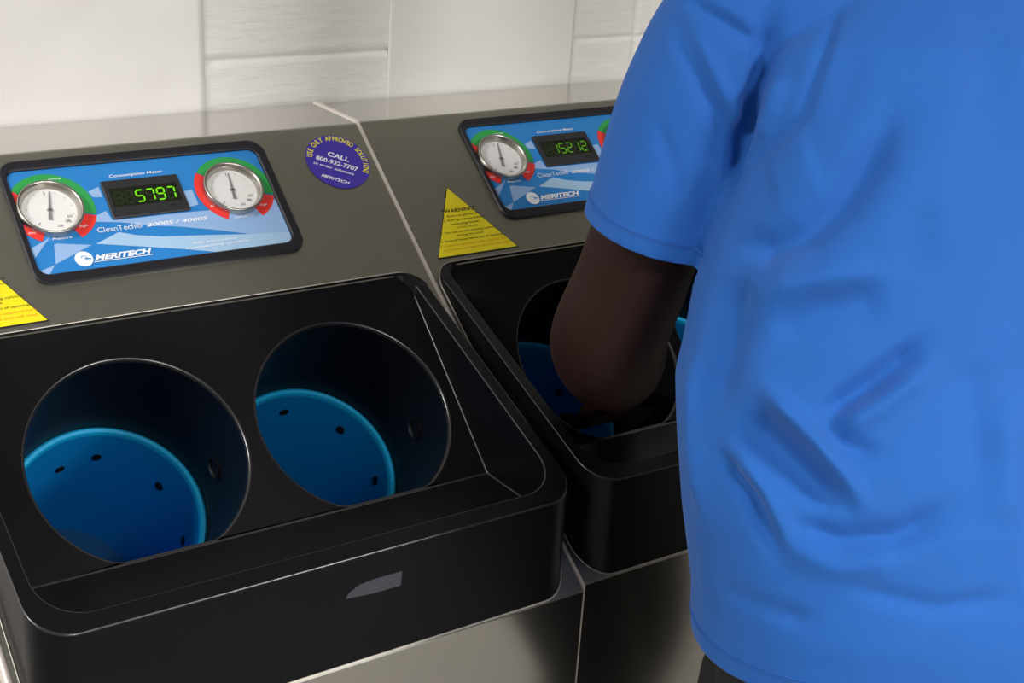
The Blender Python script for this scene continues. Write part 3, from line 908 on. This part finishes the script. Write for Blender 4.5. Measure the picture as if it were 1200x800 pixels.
# sleeves
SLL = [(.190,-.150,.700,.058), (.130,-.115,.698,.066), (.092,-.088,.692,.069), (.058,-.068,.670,.072), (.030,-.060,.61,.072), (.012,-.055,.54,.071), (.003,-.051,.470,.076), (-.000,-.048,.452,.0765)]
SLR = [(.260,-.195,.700,.058), (.310,-.210,.698,.066), (.350,-.224,.690,.067), (.380,-.232,.670,.070), (.408,-.212,.61,.070), (.428,-.185,.54,.070), (.443,-.158,.475,.073), (.447,-.150,.457,.0735)]
tube(bm, SLL, 36, 5, False); tube(bm, SLR, 36, 5, False)
shirt = remesh(bm, .0055, 4, 't_shirt')
b2 = bmesh.new(); b2.from_mesh(shirt)
def cutoff(c0, a0, tol, lim):
    a0 = Vector(a0).normalized(); c0 = Vector(c0)
    r = bmesh.ops.bisect_plane(b2, geom=[g for g in list(b2.verts)+list(b2.edges)+list(b2.faces)
        if ((g.co if isinstance(g, bmesh.types.BMVert) else (g.calc_center_median() if isinstance(g, bmesh.types.BMFace) else (g.verts[0].co+g.verts[1].co)/2)) - c0).length < lim],
        plane_co=c0, plane_no=a0, dist=1e-5)
    kill = [f for f in b2.faces if (f.calc_center_median()-c0).length < lim and (f.calc_center_median()-c0).dot(a0) < 0]
    bmesh.ops.delete(b2, geom=kill, context='FACES')
cutoff(HEMC, HEMA, 0, .30)
cutoff((.0015,-.0490,.466), (.10,-.22,1), 0, .090)
cutoff((.4435,-.1565,.470), (-.25,-.35,1), 0, .10)

# soft folds of the cloth: (polyline, half width, depth); negative depth is a valley, positive a ridge
FOLDS = [
 ([(0.0478, -0.137, 0.7118), (0.0407, -0.1409, 0.6656), (0.0328, -0.1382, 0.6072), (0.0257, -0.1375, 0.5563), (0.006, -0.1511, 0.5228)], 0.011, -0.014),
 ([(0.0322, -0.1338, 0.6892), (0.0245, -0.1332, 0.6236), (0.0195, -0.127, 0.563), (0.0137, -0.1305, 0.5208)], 0.012, 0.0084),
 ([(0.015, -0.1558, 0.5533), (0.0162, -0.1878, 0.5805), (0.0317, -0.2105, 0.6189), (0.0591, -0.2004, 0.6754), (0.0967, -0.1741, 0.7095)], 0.006, -0.006),
 ([(0.0365, -0.172, 0.6472), (0.027, -0.176, 0.6158), (0.0211, -0.1699, 0.5859)], 0.01, 0.0106),
 ([(-0.0384, -0.2268, 0.4565), (-0.025, -0.2627, 0.4663), (0.0053, -0.2941, 0.4887), (0.0424, -0.3098, 0.5254), (0.0753, -0.3118, 0.5707), (0.1043, -0.2995, 0.6289)], 0.024, 0.008),
 ([(-0.0208, -0.2006, 0.4971), (-0.0158, -0.2352, 0.5025), (0.0033, -0.2628, 0.5207), (0.0281, -0.2763, 0.5502), (0.054, -0.281, 0.5891), (0.0798, -0.2745, 0.6332)], 0.015, -0.015),
 ([(-0.004, -0.0797, 0.7046), (0.009, -0.1166, 0.6914), (0.0332, -0.1359, 0.6716)], 0.006, -0.0106),
 ([(-0.0166, -0.0788, 0.6821), (-0.0062, -0.1205, 0.6231), (0.0255, -0.1306, 0.5763)], 0.009, -0.0084),
 ([(-0.0112, -0.0986, 0.677), (0.0049, -0.1265, 0.6236), (0.0299, -0.1334, 0.5894)], 0.008, 0.0064),
 ([(-0.0403, -0.0885, 0.5935), (-0.0304, -0.1101, 0.5463), (-0.0225, -0.1191, 0.513)], 0.008, -0.0031),
 ([(0.1437, -0.2799, 0.6816), (0.1037, -0.3239, 0.5869), (0.0894, -0.3486, 0.5145)], 0.016, 0.003),
 ([(0.082, -0.3239, 0.5571), (0.0666, -0.346, 0.4923)], 0.02, -0.003),
 ([(-0.0547, -0.2945, 0.3871), (-0.0412, -0.3431, 0.3581), (-0.0232, -0.3975, 0.3132)], 0.009, 0.0168),
 ([(-0.0709, -0.2818, 0.362), (-0.06, -0.3333, 0.3383), (-0.0382, -0.3868, 0.3084)], 0.018, -0.021),
 ([(0.0627, -0.3703, 0.4407), (0.0133, -0.3576, 0.4055), (-0.0272, -0.3429, 0.3772)], 0.011, -0.0168),
 ([(0.0584, -0.378, 0.4216), (0.0125, -0.3698, 0.3894), (-0.0199, -0.3574, 0.3698)], 0.012, 0.0106),
 ([(-0.0261, -0.3439, 0.3774), (-0.0244, -0.3642, 0.3566), (-0.0006, -0.3895, 0.3513)], 0.009, -0.0084),
 ([(-0.0394, -0.2725, 0.4323), (0.0015, -0.3081, 0.4632), (0.0418, -0.3377, 0.4768)], 0.02, -0.009),
 ([(-0.0273, -0.2535, 0.4679), (-0.0004, -0.2898, 0.484), (0.045, -0.3287, 0.4965)], 0.012, 0.0084),
 ([(-0.0858, -0.2723, 0.3217), (-0.0837, -0.3204, 0.2988), (-0.0805, -0.3606, 0.2559)], 0.008, -0.0126),
 ([(-0.081, -0.2916, 0.3291), (-0.0766, -0.3346, 0.3037), (-0.074, -0.3649, 0.2739)], 0.009, 0.0084),
 ([(-0.0715, -0.3599, 0.2866), (-0.0457, -0.3995, 0.2802), (-0.0038, -0.4301, 0.2895), (0.0392, -0.4429, 0.3088)], 0.013, -0.0148),
 ([(-0.0747, -0.367, 0.2664), (-0.0483, -0.406, 0.2598), (-0.0072, -0.4371, 0.2705)], 0.014, 0.0064),
 ([(-0.0986, -0.3185, 0.2026), (-0.0705, -0.4012, 0.2052)], 0.009, -0.0053),
 ([(-0.0425, -0.4198, 0.2408), (0.0164, -0.4692, 0.2307), (0.0751, -0.4961, 0.2385)], 0.009, -0.0053),
 ([(-0.0319, -0.2134, 0.4726), (-0.0526, -0.2328, 0.4221), (-0.0769, -0.2507, 0.3549)], 0.022, -0.018),
 ([(-0.0612, -0.2032, 0.3865), (-0.0838, -0.2405, 0.3163), (-0.0952, -0.2747, 0.262)], 0.014, 0.011),
 ([(0.1171, -0.4253, 0.3864), (0.0859, -0.4749, 0.2949)], 0.02, 0.0084),
 ([(0.1003, -0.3955, 0.429), (0.0767, -0.4449, 0.335)], 0.02, -0.0064),
 ([(0.0751, -0.2225, 0.6786), (0.0469, -0.2444, 0.6212)], 0.012, -0.002),
 ([(0.1911, -0.2692, 0.7133), (0.1478, -0.3427, 0.6034)], 0.02, -0.0053),
 ([(0.0044, -0.2048, 0.5543), (0.0266, -0.2444, 0.5827)], 0.03, 0.006),
]
FV = [([Vector(p) for p in pl], w, a) for pl, w, a in FOLDS]
def segd(p, a, b):
    ab = b-a; t = max(0, min(1, (p-a).dot(ab)/ab.length_squared)); return (p-(a+ab*t)).length, t
b2.normal_update()
disp = []
for v in b2.verts:
    p = v.co; d = 0
    for pl, w, a in FV:
        best = 9; bt = 0; n_ = len(pl)-1
        for i in range(n_):
            q, t = segd(p, pl[i], pl[i+1])
            if q < best: best, bt = q, (i+t)/n_
        if best < 3*w:
            taper = min(1, bt*4+.25, (1-bt)*4+.25)
            d += a*taper*exp(-(best/w)**2)
    d += .0034*noise.noise(Vector((p.x*6, p.y*6, p.z*8))) + .0008*noise.noise(Vector((p.x*16+3, p.y*16, p.z*24)))
    disp.append(v.co + v.normal*d)
for v, c in zip(b2.verts, disp): v.co = c
for f in b2.faces: f.smooth = True
b2.to_mesh(shirt); b2.free()
tee = link('t_shirt', shirt, person, [M['shirt']])
ss = tee.modifiers.new('s', 'SUBSURF'); ss.levels = 1; ss.render_levels = 1
so = tee.modifiers.new('thick', 'SOLIDIFY'); so.thickness = .0022; so.offset = -1
tag(tee, 'plain blue short-sleeved t-shirt')

# raised double stitched bands along hem and sleeve ends
def band(name, c0, a0, lim, off, w=.0024):
    """follow the cloth surface a little above the cut edge"""
    a0 = Vector(a0).normalized(); c0 = Vector(c0) + a0*off
    bb = bmesh.new(); bb.from_mesh(shirt)
    geo = list(bb.verts)+list(bb.edges)+list(bb.faces)
    r = bmesh.ops.bisect_plane(bb, geom=geo, plane_co=c0, plane_no=a0, dist=1e-6)
    ed = [e for e in r['geom_cut'] if isinstance(e, bmesh.types.BMEdge) and (e.verts[0].co-c0).length < lim]
    vs = {}
    for e in ed:
        for v in e.verts: vs.setdefault(v.index, (v.co.copy(), v.normal.copy()))
    ux = a0.orthogonal().normalized(); uy = a0.cross(ux)
    pts = sorted(vs.values(), key=lambda q: atan2((q[0]-c0).dot(uy), (q[0]-c0).dot(ux)))
    bb.free()
    step = max(1, len(pts)//90); pts = pts[::step]
    o = bmesh.new(); rings = []
    for co_, n_ in pts:
        n_ = (n_ - a0*n_.dot(a0)).normalized()
        rings.append([o.verts.new(co_ + a0*(w*x) + n_*h) for x, h in ((-1, -.0006), (-.8, .0007), (0, .0003), (.8, .0007), (1, -.0006))])
    n = len(rings)
    for i in range(n):
        for k in range(4): o.faces.new((rings[i][k], rings[(i+1) % n][k], rings[(i+1) % n][k+1], rings[i][k+1]))
    link(name, bm_mesh(o, name), tee, [M['seamfab']], radians(80))
band('hem_stitching', HEMC, HEMA, .30, .018)
band('cuff_stitching', (.0015,-.0490,.466), (.10,-.22,1), .090, .017)
band('cuff_stitching', (.4435,-.1565,.470), (-.25,-.35,1), .10, .017)
# ribbed collar
bm = bmesh.new()
ux, uy = rfit((.1, .35, 1), YAW); cc = Vector((.2300,-.168,.742)); rr_ = []
for k in range(48):
    a = 2*pi*k/48; d_ = ux*cos(a)*.080 + uy*sin(a)*.070; nn = d_.normalized(); ax_ = Vector((.1, .35, 1)).normalized()
    rr_.append([bm.verts.new(cc + d_ + nn*.006*cos(b) + ax_*.012*sin(b)) for b in [2*pi*j/10 for j in range(10)]])
for k in range(48):
    for j in range(10): bm.faces.new((rr_[k][j], rr_[(k+1) % 48][j], rr_[(k+1) % 48][(j+1) % 10], rr_[k][(j+1) % 10]))
link('collar', bm_mesh(bm, 'collar'), tee, [M['seamfab']], pi)
